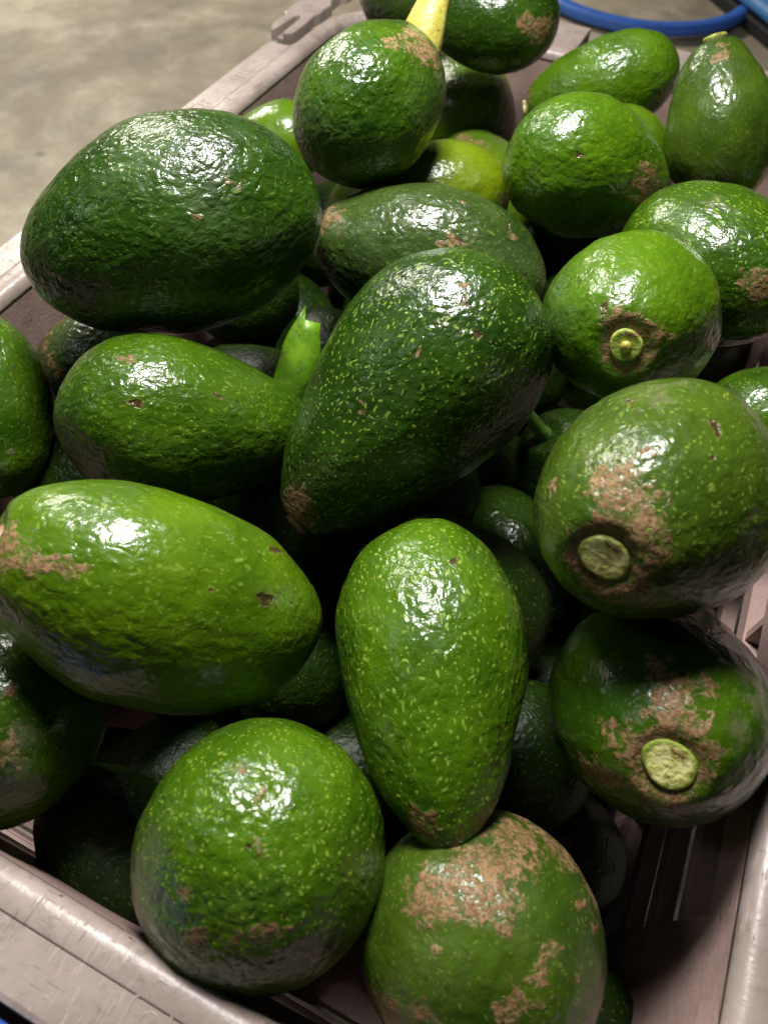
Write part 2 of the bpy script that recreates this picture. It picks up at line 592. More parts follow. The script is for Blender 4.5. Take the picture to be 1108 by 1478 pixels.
# clip on the left rim
poly = [(-.3475, .5405), (-.3515, .552), (-.3515, .571), (-.3545, .574), (-.3545, .598), (-.3515, .602), (-.3515, .628), (-.3480, .630), (-.3480, .640),
        (-.3515, .642), (-.3515, .70), (-.3265, .70), (-.3265, .634), (-.3310, .629), (-.3310, .612), (-.3275, .607), (-.3275, .586), (-.3300, .580), (-.3285, .570),
        (-.3285, .546), (-.3315, .5395), (-.3360, .5400), (-.3372, .570), (-.3395, .5745), (-.3425, .572), (-.3445, .543)]
bm = bmesh.new()
lo = [bm.verts.new((x - CO.x, y - CO.y, RIM - .004)) for x, y in poly]
fc = bm.faces.new(lo)
ex = bmesh.ops.extrude_face_region(bm, geom=[fc])
for v in ex['geom']:
    if isinstance(v, bmesh.types.BMVert): v.co.z += .0085
ee = [e for e in bm.edges if all(v.co.z > RIM for v in e.verts)]
bmesh.ops.bevel(bm, geom=ee, offset=.0010, segments=2, profile=.5, affect='EDGES')
bm_obj('clip', bm, M_CRATE, crate)
# plate between the prongs
bm = box((-.3440 - CO.x, .5425 - CO.y, RIM - .006), (-.3365 - CO.x, .5725 - CO.y, RIM - .0018), .0005)
bm_obj('clip_plate', bm, M_CRATE, crate)

def _hash(ix, iy, iz, seed):
    n = (ix * 374761393 + iy * 668265263 + iz * 2147483647 + seed * 974634777) & 0xffffffff
    n = ((n ^ (n >> 13)) * 1274126177) & 0xffffffff
    n = ((n ^ (n >> 16)) * 2246822519) & 0xffffffff
    return ((n ^ (n >> 15)) & 0xffff) / 65535.0


def vnoise(P, scale, seed):
    """smooth value noise in -1..1 at the points P (n,3)"""
    Q = P * scale + 1000.0
    I = np.floor(Q).astype(np.int64)
    F = Q - I
    F = F * F * F * (F * (F * 6 - 15) + 10)
    out = np.zeros(len(P))
    for dx in (0, 1):
        wx = F[:, 0] if dx else 1 - F[:, 0]
        for dy in (0, 1):
            wy = F[:, 1] if dy else 1 - F[:, 1]
            for dz in (0, 1):
                wz = F[:, 2] if dz else 1 - F[:, 2]
                out += wx * wy * wz * _hash(I[:, 0] + dx, I[:, 1] + dy, I[:, 2] + dz, seed)
    return out * 2 - 1


def fruit_mesh(R, L, k, seed, nu, nv, dimple=1.0, pebble=1.0, stem=True):
    """pear-shaped fruit about local Z, stem end at +Z; returns (verts, faces)"""
    th = np.linspace(0, math.pi, nv + 1)[1:-1]
    s = np.cos(th)
    r = np.sin(th) ** 0.96 * (1 - k * s - 0.10 * k * s * s)
    g = np.linspace(0.02, 3.12, 400)
    r = r / (np.sin(g) ** 0.96 * (1 - k * np.cos(g) - 0.10 * k * np.cos(g) ** 2)).max() * R
    z = L / 2 * s
    ph = np.arange(nu) * 2 * math.pi / nu
    X = np.outer(r, np.cos(ph)).ravel()
    Y = np.outer(r, np.sin(ph)).ravel()
    Z = np.repeat(z, nu)
    V = np.stack([X, Y, Z], 1)
    V = np.vstack([[0, 0, L / 2], V, [0, 0, -L / 2]])
    N = V / np.array([R, R, L / 2]) ** 2
    N /= np.linalg.norm(N, axis=1)[:, None]
    low = vnoise(V, 0.8 / R, seed) * 0.055 * R + vnoise(V, 1.8 / R, seed + 5) * 0.026 * R
    peb = vnoise(V * [1, 1, .7], 95, seed + 9) * 0.00022 + vnoise(V * [1, 1, .65], 210, seed + 11) * 0.00026
    V = V + N * (low + peb * pebble)[:, None]
    if stem:
        rho = np.hypot(V[:, 0], V[:, 1])
        w = (V[:, 2] > 0)
        V[:, 2] -= w * dimple * 0.0046 * np.exp(-(rho / 0.0108) ** 4)
    V[:, 0] += 0.08 * R * ((V[:, 2] / (L / 2)) ** 2) * (1 if seed % 2 else -1) * (0.4 + 0.1 * (seed % 5))
    F = []
    F += [(0, 1 + j, 1 + (j + 1) % nu) for j in range(nu)]
    for i in range(nv - 2):
        a = 1 + i * nu
        b = a + nu
        F += [(a + j, b + j, b + (j + 1) % nu, a + (j + 1) % nu) for j in range(nu)]
    e = len(V) - 1
    a = 1 + (nv - 2) * nu
    F += [(e, a + (j + 1) % nu, a + j) for j in range(nu)]
    return V, F


def frame(ax):
    ax = np.array(ax, float); ax /= np.linalg.norm(ax)
    up = np.array([0, 0, 1.0]) if abs(ax[2]) < 0.95 else np.array([0, 1.0, 0])
    x = np.cross(up, ax); x /= np.linalg.norm(x)
    return np.stack([x, np.cross(ax, x), ax], 1)

FRUIT = [
    dict(seed=1, loc=(-0.2156, 0.2342, 0.3293), axis=(-0.6791, -0.7255, -0.112), R=0.0484, L=0.1413, k=0.1, skin='deep', specks=0.25, bump=1.2, stem=None,
         label='large dark green avocado topmost on the left, overhanging the left crate rim',
         marks=[(0.0301, 0.0339, -0.0301, 0.003, 0), (0.0389, 0.0298, -0.0104, 0.0026, 0)]),
    dict(seed=2, loc=(-0.1704, 0.1729, 0.2735), axis=(0.6452, 0.6117, -0.4578), R=0.0393, L=0.1319, k=0.3, skin='mid', specks=0.5, bump=1.0, stem=None,
         label='green avocado with pinkish pits lying sideways under the large dark one on the left',
         marks=[(-0.0008, 0.0349, -0.0419, 0.0029, 0), (-0.0202, 0.0292, -0.042, 0.0028, 1), (-0.0177, 0.0359, -0.0065, 0.0025, 1), (-0.0312, 0.0081, -0.049, 0.0031, 2)]),
    dict(seed=3, loc=(-0.0819, 0.2110, 0.2957), axis=(-0.3597, -0.7624, -0.5379), R=0.0489, L=0.1564, k=0.36, skin='deep', specks=1.0, bump=1.0, stem='scar',
         label='big dark speckled avocado in mid pile, its corky brown tip pointing down left',
         marks=[(0.0052, 0.016, 0.0672, 0.0121, 0), (0.0053, 0.0114, 0.0714, 0.0071, 0), (0.0094, 0.0413, -0.0523, 0.0023, 0), (0.0152, 0.0419, -0.0463, 0.0029, 1), (0.0268, 0.0391, -0.0402, 0.0023, 1), (0.0154, 0.0448, -0.0188, 0.002, 0), (0.0108, 0.04, 0.0113, 0.0017, 0)]),
    dict(seed=4, loc=(-0.1190, 0.0783, 0.2976), axis=(-0.7473, -0.345, 0.5679), R=0.04, L=0.1263, k=0.0, skin='lime', specks=0.6, bump=0.65, stem='scar',
         label='light green avocado at the left edge with brown tip and two dark pits',
         marks=[(0.0039, 0.0146, 0.0582, 0.0075, 0), (0.0077, 0.0167, 0.0556, 0.0069, 0), (0.0122, 0.0235, 0.0467, 0.0063, 0), (0.0127, 0.0279, 0.04, 0.0043, 0), (-0.0148, 0.0345, -0.0273, 0.0037, 1), (0.007, 0.037, -0.0243, 0.0035, 1), (0.0093, 0.0361, -0.0243, 0.0022, 1), (-0.0193, 0.0276, 0.035, 0.002, 1), (0.0128, 0.0377, -0.0031, 0.0017, 1), (0.0222, 0.0261, 0.0326, 0.0017, 1)]),
    dict(seed=5, loc=(-0.0180, 0.1038, 0.2791), axis=(0.4569, -0.8888, -0.0357), R=0.0364, L=0.1268, k=0.26, skin='vivid', specks=1.3, bump=1.0, stem=None,
         label='speckled bright green pear-shaped avocado standing lengthwise at front centre',
         marks=[(-0.0085, 0.0107, 0.0545, 0.0066, 0), (0.0072, 0.0348, -0.0301, 0.0023, 1), (0.0044, 0.0293, -0.0448, 0.0021, 2), (-0.0213, 0.0277, 0.0063, 0.0015, 1)]),
    dict(seed=6, loc=(-0.0498, 0.0246, 0.2531), axis=(-0.1703, 0.0842, -0.9818), R=0.0437, L=0.1224, k=0.15, skin='vivid', specks=1.0, bump=1.0, stem=None,
         label='round glossy green avocado at the front left beside the near rim',
         marks=[(0.0167, 0.0159, -0.0546, 0.0035, 0), (0.0059, 0.0129, -0.0586, 0.0034, 0), (-0.0017, 0.0, -0.0607, 0.0034, 0), (-0.0017, 0.0, -0.0607, 0.0027, 0), (0.0149, -0.0209, -0.0499, 0.0031, 0), (0.0048, -0.0289, -0.0462, 0.0039, 0), (-0.0075, -0.0236, -0.0513, 0.0038, 0), (-0.0128, -0.0199, -0.0533, 0.0033, 0), (-0.0177, -0.0164, -0.0535, 0.0024, 0), (0.0026, -0.0029, -0.0603, 0.0014, 1), (0.018, -0.0096, -0.0555, 0.0023, 2)]),
    dict(seed=7, loc=(0.0362, 0.0373, 0.2414), axis=(0.1272, 0.5183, -0.8457), R=0.0423, L=0.1058, k=0.18, skin='olive', specks=0.25, bump=0.5, stem='cut',
         label='avocado with a wide tan russet patch around its top, at the bottom edge',
         marks=[(0.0027, 0.0411, 0.0052, 0.0144, 0), (0.0107, 0.0389, -0.02, 0.0138, 0), (-0.0055, 0.0418, 0.0, 0.0113, 0), (-0.0156, 0.0378, 0.0052, 0.0105, 0), (-0.0212, 0.0367, -0.0052, 0.0062, 0), (0.0139, 0.0314, -0.035, 0.0114, 0), (0.0079, 0.0365, -0.0289, 0.0087, 0), (0.0195, 0.0238, -0.0406, 0.0095, 0), (0.0237, 0.0149, -0.0438, 0.009, 0), (0.0242, 0.0094, -0.0449, 0.0045, 0), (0.0114, 0.0243, -0.0433, 0.0079, 0), (0.0176, 0.0161, -0.0461, 0.0065, 0), (0.005, 0.0293, -0.0402, 0.0065, 0), (-0.0144, 0.0267, -0.0384, 0.0036, 0), (-0.0142, 0.0231, -0.0417, 0.003, 0), (-0.016, 0.0198, -0.0433, 0.0035, 0), (-0.0129, 0.0112, -0.0478, 0.006, 0), (-0.0181, 0.015, -0.0449, 0.0025, 0), (0.0176, -0.0246, -0.0402, 0.006, 0), (0.0134, -0.0208, -0.0441, 0.0048, 0), (0.0056, -0.0112, -0.0498, 0.0057, 0), (-0.0002, 0.0245, -0.0448, 0.003, 0), (0.0078, 0.0236, -0.0446, 0.0054, 0), (0.0139, 0.007, -0.0491, 0.0025, 0), (-0.0178, 0.0367, -0.0202, 0.0043, 0), (-0.0259, 0.0234, -0.0333, 0.0026, 0), (-0.011, 0.0063, -0.0496, 0.0025, 0), (-0.0254, 0.0333, -0.0154, 0.0027, 0)]),
    dict(seed=8, loc=(0.0313, 0.1762, 0.3343), axis=(-0.1841, -0.9035, 0.387), R=0.042, L=0.105, k=0.12, skin='olive', specks=0.55, bump=0.7, stem='cut',
         label='big round avocado with yellow cut stem facing out and brown scuffing above it',
         marks=[(-0.007, 0.02, 0.0431, 0.0097, 0), (-0.0126, 0.0193, 0.0416, 0.0076, 0), (0.0005, 0.0174, 0.0456, 0.0083, 0), (0.0033, 0.0152, 0.0469, 0.0075, 0), (0.0076, 0.0109, 0.0482, 0.0062, 0), (-0.0069, 0.0099, 0.0486, 0.0066, 0), (-0.0094, 0.0241, 0.0386, 0.0049, 0), (-0.009, 0.0304, 0.0314, 0.0027, 0), (-0.0161, 0.0167, 0.0416, 0.0058, 0), (-0.0018, 0.002, 0.0479, 0.0128, 0), (-0.0132, 0.0387, 0.0077, 0.0059, 2), (-0.0186, 0.0377, -0.0026, 0.0051, 2), (-0.0111, 0.0412, -0.0078, 0.0057, 2), (-0.0282, 0.0054, 0.0346, 0.0033, 0), (0.0051, 0.0399, 0.013, 0.0031, 1), (0.009, 0.0353, 0.0227, 0.0016, 1), (-0.0223, 0.0333, 0.0076, 0.002, 1), (-0.0247, 0.0184, 0.0306, 0.0023, 2), (0.0344, 0.0069, 0.0251, 0.0083, 2), (0.029, 0.0, 0.0333, 0.0086, 2), (0.0309, 0.0181, 0.0226, 0.0063, 2)]),
    dict(seed=9, loc=(0.0662, 0.1308, 0.2756), axis=(-0.0688, -0.6929, 0.7177), R=0.0407, L=0.1018, k=0.12, skin='mid', specks=0.1, bump=0.5, stem='cut',
         label='dark avocado by the right crate wall, its round yellow stem cut ringed by brown',
         marks=[(-0.007, 0.0211, 0.0418, 0.009, 0), (-0.0037, 0.0171, 0.0461, 0.0084, 0), (-0.0042, 0.0132, 0.0481, 0.0099, 0), (0.0024, 0.0129, 0.0485, 0.0085, 0), (0.0097, 0.0084, 0.0482, 0.0065, 0), (0.0115, -0.0012, 0.0475, 0.0061, 0), (0.0041, -0.0091, 0.0474, 0.0067, 0), (-0.0024, -0.008, 0.0474, 0.0066, 0), (-0.013, 0.0246, 0.0348, 0.0051, 0), (0.0013, 0.0018, 0.0471, 0.0152, 0), (0.0031, 0.0269, 0.0365, 0.0041, 0), (-0.0012, 0.0225, 0.0417, 0.0025, 0), (-0.0174, -0.0013, 0.0444, 0.0046, 0), (-0.0105, -0.0008, 0.0482, 0.004, 0), (-0.0087, -0.0141, 0.0455, 0.0036, 0), (-0.0155, -0.0171, 0.0401, 0.0042, 0), (-0.0179, -0.0193, 0.0368, 0.0048, 0), (-0.011, -0.0167, 0.0431, 0.0042, 0), (0.0142, 0.0336, 0.0171, 0.0083, 2), (0.0189, 0.027, 0.0289, 0.0069, 2), (0.0156, 0.0181, 0.0418, 0.0067, 2)]),
    dict(seed=10, loc=(-0.0007, 0.2748, 0.3295), axis=(0.0906, -0.9006, 0.4251), R=0.0374, L=0.0899, k=0.12, skin='vivid', specks=0.35, bump=0.7, stem='cut',
         label='avocado with a small green ring of cut stem, right of the pile centre',
         marks=[(-0.0098, 0.0077, 0.0417, 0.0059, 0), (-0.0061, 0.0104, 0.0414, 0.0053, 0), (0.006, 0.0092, 0.0413, 0.0048, 0), (0.0093, 0.0079, 0.041, 0.0036, 0), (0.0137, 0.006, 0.0393, 0.0027, 0), (-0.0142, 0.0116, 0.0389, 0.0027, 1), (-0.0019, 0.0034, 0.0408, 0.0108, 0), (0.0278, 0.0116, 0.0233, 0.0083, 2)]),
    dict(seed=11, loc=(0.0260, 0.3502, 0.3172), axis=(0.7739, -0.5769, 0.2611), R=0.0386, L=0.1003, k=0.15, skin='mid', specks=0.8, bump=0.8, stem='scar',
         label='green avocado at right edge, just behind the one with the small green stem ring',
         marks=[(-0.0161, 0.0114, 0.0407, 0.0074, 0), (-0.0145, 0.0077, 0.0431, 0.0056, 0), (-0.0295, 0.0226, 0.0074, 0.0022, 1), (-0.0097, 0.0363, 0.0025, 0.0054, 2), (-0.0118, -0.0064, 0.0455, 0.0076, 2)]),
    dict(seed=12, loc=(-0.0532, 0.3924, 0.3250), axis=(0.8575, 0.4283, -0.2851), R=0.0348, L=0.0941, k=0.15, skin='vivid', specks=0.3, bump=1.0, stem=None,
         label='rounded mid green avocado below the glossy lying one at the upper right',
         marks=[(-0.0238, 0.0135, 0.024, 0.0128, 0), (-0.0195, 0.0036, 0.0384, 0.0088, 2), (-0.0275, 0.0182, -0.0222, 0.0028, 1)]),
    dict(seed=13, loc=(-0.0837, 0.5507, 0.2981), axis=(-0.8766, -0.2987, -0.3774), R=0.0305, L=0.1066, k=0.22, skin='vivid', specks=0.2, bump=1.0, stem='cut',
         label='glossy green avocado lying near the far rim with its yellowish stem end to the left',
         marks=[(0.0032, 0.0035, 0.0494, 0.0119, 0), (0.0106, -0.0038, 0.0483, 0.0083, 0)]),
    dict(seed=14, loc=(0.0029, 0.5100, 0.3148), axis=(-0.4825, 0.4819, 0.7315), R=0.0334, L=0.1001, k=0.25, skin='olive', specks=0.1, bump=0.5, stem='cut',
         label='dull olive pear-shaped avocado standing upright in the top right corner',
         marks=[(0.0089, 0.0171, 0.0334, 0.0064, 0), (0.0175, 0.0079, -0.0431, 0.0158, 2)]),
    dict(seed=15, loc=(-0.1663, 0.3537, 0.3489), axis=(0.0702, 0.9903, 0.1199), R=0.0361, L=0.101, k=0.12, skin='mid', specks=0.2, bump=1.1, stem='stalk',
         label='avocado with a thick yellow stalk on its brown top, upper left of the pile',
         marks=[(-0.0203, 0.0267, 0.0173, 0.0125, 0), (-0.025, 0.0194, 0.022, 0.0085, 0), (-0.0134, 0.0326, 0.01, 0.0058, 0), (-0.0118, 0.0348, 0.0, 0.0049, 0), (-0.0292, 0.0145, 0.0171, 0.0059, 2)]),
    dict(seed=16, loc=(-0.2489, 0.5797, 0.3163), axis=(-0.3718, 0.8661, -0.3342), R=0.0338, L=0.0946, k=0.1, skin='dull', specks=0.1, bump=0.6, stem=None,
         label='pale green avocado cut by the top edge of the photo, left of the yellow stalk',
         marks=[]),
    dict(seed=36, loc=(-0.1685, 0.5536, 0.3226), axis=(-0.9559, -0.2934, -0.0077), R=0.0332, L=0.0931, k=0.1, skin='deep', specks=0.2, bump=0.8, stem=None,
         label='dark green avocado at the top edge of the photo, right of the yellow stalk',
         marks=[(0.0228, 0.0047, -0.0344, 0.0117, 0), (0.0275, 0.0094, -0.0237, 0.0081, 0)]),
    dict(seed=17, loc=(-0.2017, 0.6117, 0.2272), axis=(-0.6858, 0.7267, 0.0398), R=0.0426, L=0.1107, k=0.1, skin='lime', specks=0.1, bump=0.8, stem=None,
         label='yellow green avocado half in shade right of the one with the yellow stalk',
         marks=[]),
    dict(seed=18, loc=(-0.1454, 0.3751, 0.2874), axis=(-0.8819, -0.4455, -0.1545), R=0.0325, L=0.1106, k=0.15, skin='yell', specks=0.1, bump=0.6, stem=None,
         label='yellowish avocado peeping over the long dull green one',
         marks=[(0.0172, 0.0262, -0.0212, 0.0022, 1), (0.0084, 0.0313, -0.0027, 0.0027, 2)]),
    dict(seed=19, loc=(-0.1125, 0.3106, 0.2963), axis=(-0.9619, -0.2138, 0.1704), R=0.0405, L=0.1311, k=0.14, skin='dull', specks=0.3, bump=0.9, stem='scar',
         label='long dull green avocado behind the big speckled one, tan spot at its left tip',
         marks=[(0.008, 0.0147, 0.0565, 0.0086, 0), (0.0159, 0.0164, 0.0498, 0.0054, 2), (0.0224, 0.0334, -0.0096, 0.0048, 0), (0.0203, 0.0351, -0.0128, 0.0029, 1), (0.0057, 0.0369, -0.0369, 0.0042, 0), (0.0007, 0.0382, -0.0341, 0.0023, 1), (0.0001, 0.0425, -0.0098, 0.003, 0), (0.0244, 0.0318, -0.0032, 0.0022, 0)]),
    dict(seed=20, loc=(-0.2812, 0.4313, 0.2594), axis=(-0.7445, -0.6296, -0.2222), R=0.0278, L=0.0751, k=0.1, skin='lime', specks=0.05, bump=0.4, stem=None,
         label='plain bright green avocado peeping out behind the large dark one on the left',
         marks=[]),
    dict(seed=21, loc=(-0.2827, 0.1419, 0.2569), axis=(-0.2962, 0.7023, 0.6474), R=0.03, L=0.0961, k=0.1, skin='mid', specks=0.4, bump=0.9, stem=None,
         label='green avocado standing at the left edge of the photo, above the light green one',
         marks=[(-0.0172, 0.0201, -0.0291, 0.0035, 2), (-0.0211, 0.0187, -0.0206, 0.0031, 2)]),
    dict(seed=22, loc=(-0.1632, 0.0158, 0.2535), axis=(-0.4665, -0.3467, -0.8137), R=0.0377, L=0.1018, k=0.1, skin='mid', specks=0.4, bump=0.6, stem=None,
         label='avocado at the left edge below the light green one, its lower half in shade',
         marks=[(0.0042, 0.0088, -0.0497, 0.0028, 0), (0.0181, 0.0039, -0.0452, 0.0083, 2), (0.0225, 0.008, -0.0413, 0.0072, 0), (0.0165, -0.0012, -0.0462, 0.0039, 2), (0.0267, 0.0018, -0.038, 0.0067, 2)]),
    dict(seed=23, loc=(-0.2791, 0.2066, 0.2332), axis=(-0.7831, -0.1655, -0.5995), R=0.0291, L=0.0816, k=0.15, skin='dull', specks=0.1, bump=1.0, stem=None,
         label='small dark wet avocado edged with a tan line below the large dark one',
         marks=[(-0.0058, 0.029, -0.002, 0.0054, 0), (0.0038, 0.029, -0.002, 0.0049, 0), (0.0132, 0.0268, -0.0041, 0.0048, 0), (0.0213, 0.0212, -0.0081, 0.0048, 0), (0.026, 0.0149, -0.0121, 0.0047, 0), (0.0281, 0.0094, -0.016, 0.0047, 0)]),
    dict(seed=24, loc=(-0.0100, 0.2455, 0.1513), axis=(0.6877, -0.7253, 0.0317), R=0.0362, L=0.1086, k=0.2, skin='deep', specks=0.3, bump=0.8, stem='scar',
         label='narrow necked green avocado deep between the speckled one and the big round one',
         marks=[(-0.0098, 0.0208, 0.0391, 0.0075, 0)]),
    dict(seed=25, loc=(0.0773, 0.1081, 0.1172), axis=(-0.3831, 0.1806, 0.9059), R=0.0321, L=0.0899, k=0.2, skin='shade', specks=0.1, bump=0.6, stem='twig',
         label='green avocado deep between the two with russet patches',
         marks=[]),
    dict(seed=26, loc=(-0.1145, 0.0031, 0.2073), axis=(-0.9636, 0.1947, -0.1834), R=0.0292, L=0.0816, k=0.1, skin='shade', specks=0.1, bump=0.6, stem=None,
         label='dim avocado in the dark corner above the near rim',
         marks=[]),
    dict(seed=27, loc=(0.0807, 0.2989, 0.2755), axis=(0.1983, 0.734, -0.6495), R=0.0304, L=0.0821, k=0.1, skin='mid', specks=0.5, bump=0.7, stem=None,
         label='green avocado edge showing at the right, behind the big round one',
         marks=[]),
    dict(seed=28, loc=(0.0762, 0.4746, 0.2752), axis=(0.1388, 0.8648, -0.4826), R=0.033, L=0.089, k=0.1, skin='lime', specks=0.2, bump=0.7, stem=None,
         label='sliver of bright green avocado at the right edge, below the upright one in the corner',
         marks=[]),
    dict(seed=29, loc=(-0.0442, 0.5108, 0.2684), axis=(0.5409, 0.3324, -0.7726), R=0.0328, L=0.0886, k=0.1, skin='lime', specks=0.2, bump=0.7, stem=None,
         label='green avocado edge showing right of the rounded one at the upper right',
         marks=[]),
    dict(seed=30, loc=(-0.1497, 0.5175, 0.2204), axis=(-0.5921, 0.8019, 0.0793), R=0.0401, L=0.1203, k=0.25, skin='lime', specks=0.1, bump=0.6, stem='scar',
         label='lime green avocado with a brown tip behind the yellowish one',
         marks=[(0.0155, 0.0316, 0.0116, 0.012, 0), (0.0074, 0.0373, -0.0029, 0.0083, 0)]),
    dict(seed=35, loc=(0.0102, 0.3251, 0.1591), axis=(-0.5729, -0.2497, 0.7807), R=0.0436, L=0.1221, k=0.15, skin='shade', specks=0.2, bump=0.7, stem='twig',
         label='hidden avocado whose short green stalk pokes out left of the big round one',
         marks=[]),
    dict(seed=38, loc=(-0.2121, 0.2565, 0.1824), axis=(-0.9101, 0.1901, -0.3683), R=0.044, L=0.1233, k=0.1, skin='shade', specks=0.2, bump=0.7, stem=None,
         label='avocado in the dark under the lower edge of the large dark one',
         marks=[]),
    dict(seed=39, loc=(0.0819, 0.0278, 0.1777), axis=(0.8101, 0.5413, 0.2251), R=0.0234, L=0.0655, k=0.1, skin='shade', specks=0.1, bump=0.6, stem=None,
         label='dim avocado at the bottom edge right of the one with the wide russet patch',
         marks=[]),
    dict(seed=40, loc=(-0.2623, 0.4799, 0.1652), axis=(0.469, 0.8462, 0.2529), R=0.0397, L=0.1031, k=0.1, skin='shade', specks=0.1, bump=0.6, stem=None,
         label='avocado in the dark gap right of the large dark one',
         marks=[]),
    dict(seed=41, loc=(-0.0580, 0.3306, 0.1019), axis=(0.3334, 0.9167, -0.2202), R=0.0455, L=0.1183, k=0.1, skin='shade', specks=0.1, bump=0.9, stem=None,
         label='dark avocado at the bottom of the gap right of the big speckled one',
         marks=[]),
]



def lathe(prof, n, jitter=0.0, seed=0, squash=1.0, wob=0.0):
    rnd = random.Random(seed)
    V, F = [], []
    for (r, z) in prof:
        for j in range(n):
            a = 2 * math.pi * j / n
            q = 1 + jitter * (rnd.random() - .5) + wob * (math.sin(2 * a + seed) + .7 * math.sin(3 * a + 2 * seed))
            V.append((r * q * math.cos(a), r * q * squash * math.sin(a), z + jitter * .004 * (rnd.random() - .5)))
    for i in range(len(prof) - 1):
        for j in range(n):
            F.append((i * n + j, i * n + (j + 1) % n, (i + 1) * n + (j + 1) % n, (i + 1) * n + j))
    F.append(tuple((len(prof) - 1) * n + j for j in range(n)))
    return V, F


STEM_R = {7: .0062, 8: .0082, 9: .0088, 10: .0068, 13: .0068, 14: .0072}


def add_stem(p, root, top, B):
    kd = p['stem']
    L = p['L']
    if kd == 'cut':
        r = STEM_R.get(p['seed'], .008)
        V, F = lathe([(r * .90, -.004), (r * .97, .0002), (r, .0012), (r * .985, .0020), (r * .93, .0025), (r * .84, .0026), (r * .66, .0023), (r * .45, .0025), (r * .25, .0021), (r * .08, .0024)],
                     36, .04, p['seed'], .93, .045)
        o = mesh_obj('stem_cut', V, F, M_CUT_GREEN if p['seed'] in (10, 14) else M_CUT, root)
        o.location = (top[0], top[1], top[2] + {7: .003, 8: -.0016, 9: -.0012, 10: -.0010}.get(p['seed'], 0))
        if p['seed'] == 10:
            V, F = lathe([(.0021, 0), (.0023, .0012), (.0014, .0022), (.0004, .0025)], 14, .1, 3)
            q = mesh_obj('stem_core', V, F, M_STALK, o)
            q.location = (0, 0, .0022)
    elif kd == 'scar':
        r = .0065
        V, F = lathe([(r * .9, -.002), (r, .0006), (r * .85, .0016), (r * .5, .0010), (r * .2, .0013)], 24, .14, p['seed'])
        o = mesh_obj('stem_scar', V, F, M_SCAR, root)
        o.location = (top[0], top[1], top[2] - .0004)
    elif kd == 'stalk':
        prof = [(.0075, -.004), (.0100, .0004), (.0122, .003), (.0130, .007), (.0124, .012), (.0108, .017), (.0092, .023), (.0084, .034), (.0080, .060), (.003, .0605)]
        V, F = lathe(prof, 28, .05, 5)
        up = B.T @ np.array([0, 0, 1.0])          # bends upwards
        V = [(x + up[0] * max(z - .004, 0) * .95, y + up[1] * max(z - .004, 0) * .95, z) for x, y, z in V]
        o = mesh_obj('stalk', V, F, M_STALK, root)
        o.location = (top[0], top[1], top[2] - .001)
        o['label'] = 'thick knobbly yellow stalk'
    elif kd == 'twig':
        prof = [(.0045, -.003), (.0052, .002), (.0042, .008), (.0040, .030), (.0042, .034), (.0034, .0348)]
        V, F = lathe(prof, 20, .05, 6)
        o = mesh_obj('stalk', V, F, M_TWIG, root)
        o.location = (top[0], top[1], top[2] - .001)
    return o


BIG = {1, 2, 3, 4, 5, 6, 7, 8, 9, 10, 11, 12, 15, 19}
for p in FRUIT:
    sd = p['seed']
    nu, nv = (220, 150) if sd in BIG else (120, 84)
    V, F = fruit_mesh(p['R'], p['L'], p['k'], sd, nu, nv, stem=p['stem'] is not None)
    B = frame(p['axis'])
    rot = Matrix([list(r) for r in B])
    mat = skin_material(p)
    if p['stem'] is None:
        o = mesh_obj('avocado', V, F, mat)
        root = o
    else:
        root = empty('avocado', p['loc'])
        mesh_obj('skin', V, F, mat, root)
        add_stem(p, root, V[0], B)
    root.location = p['loc']
    root.rotation_euler = rot.to_euler()
    tag(root, p['label'], 'avocado', 'avocados heaped in the crate')

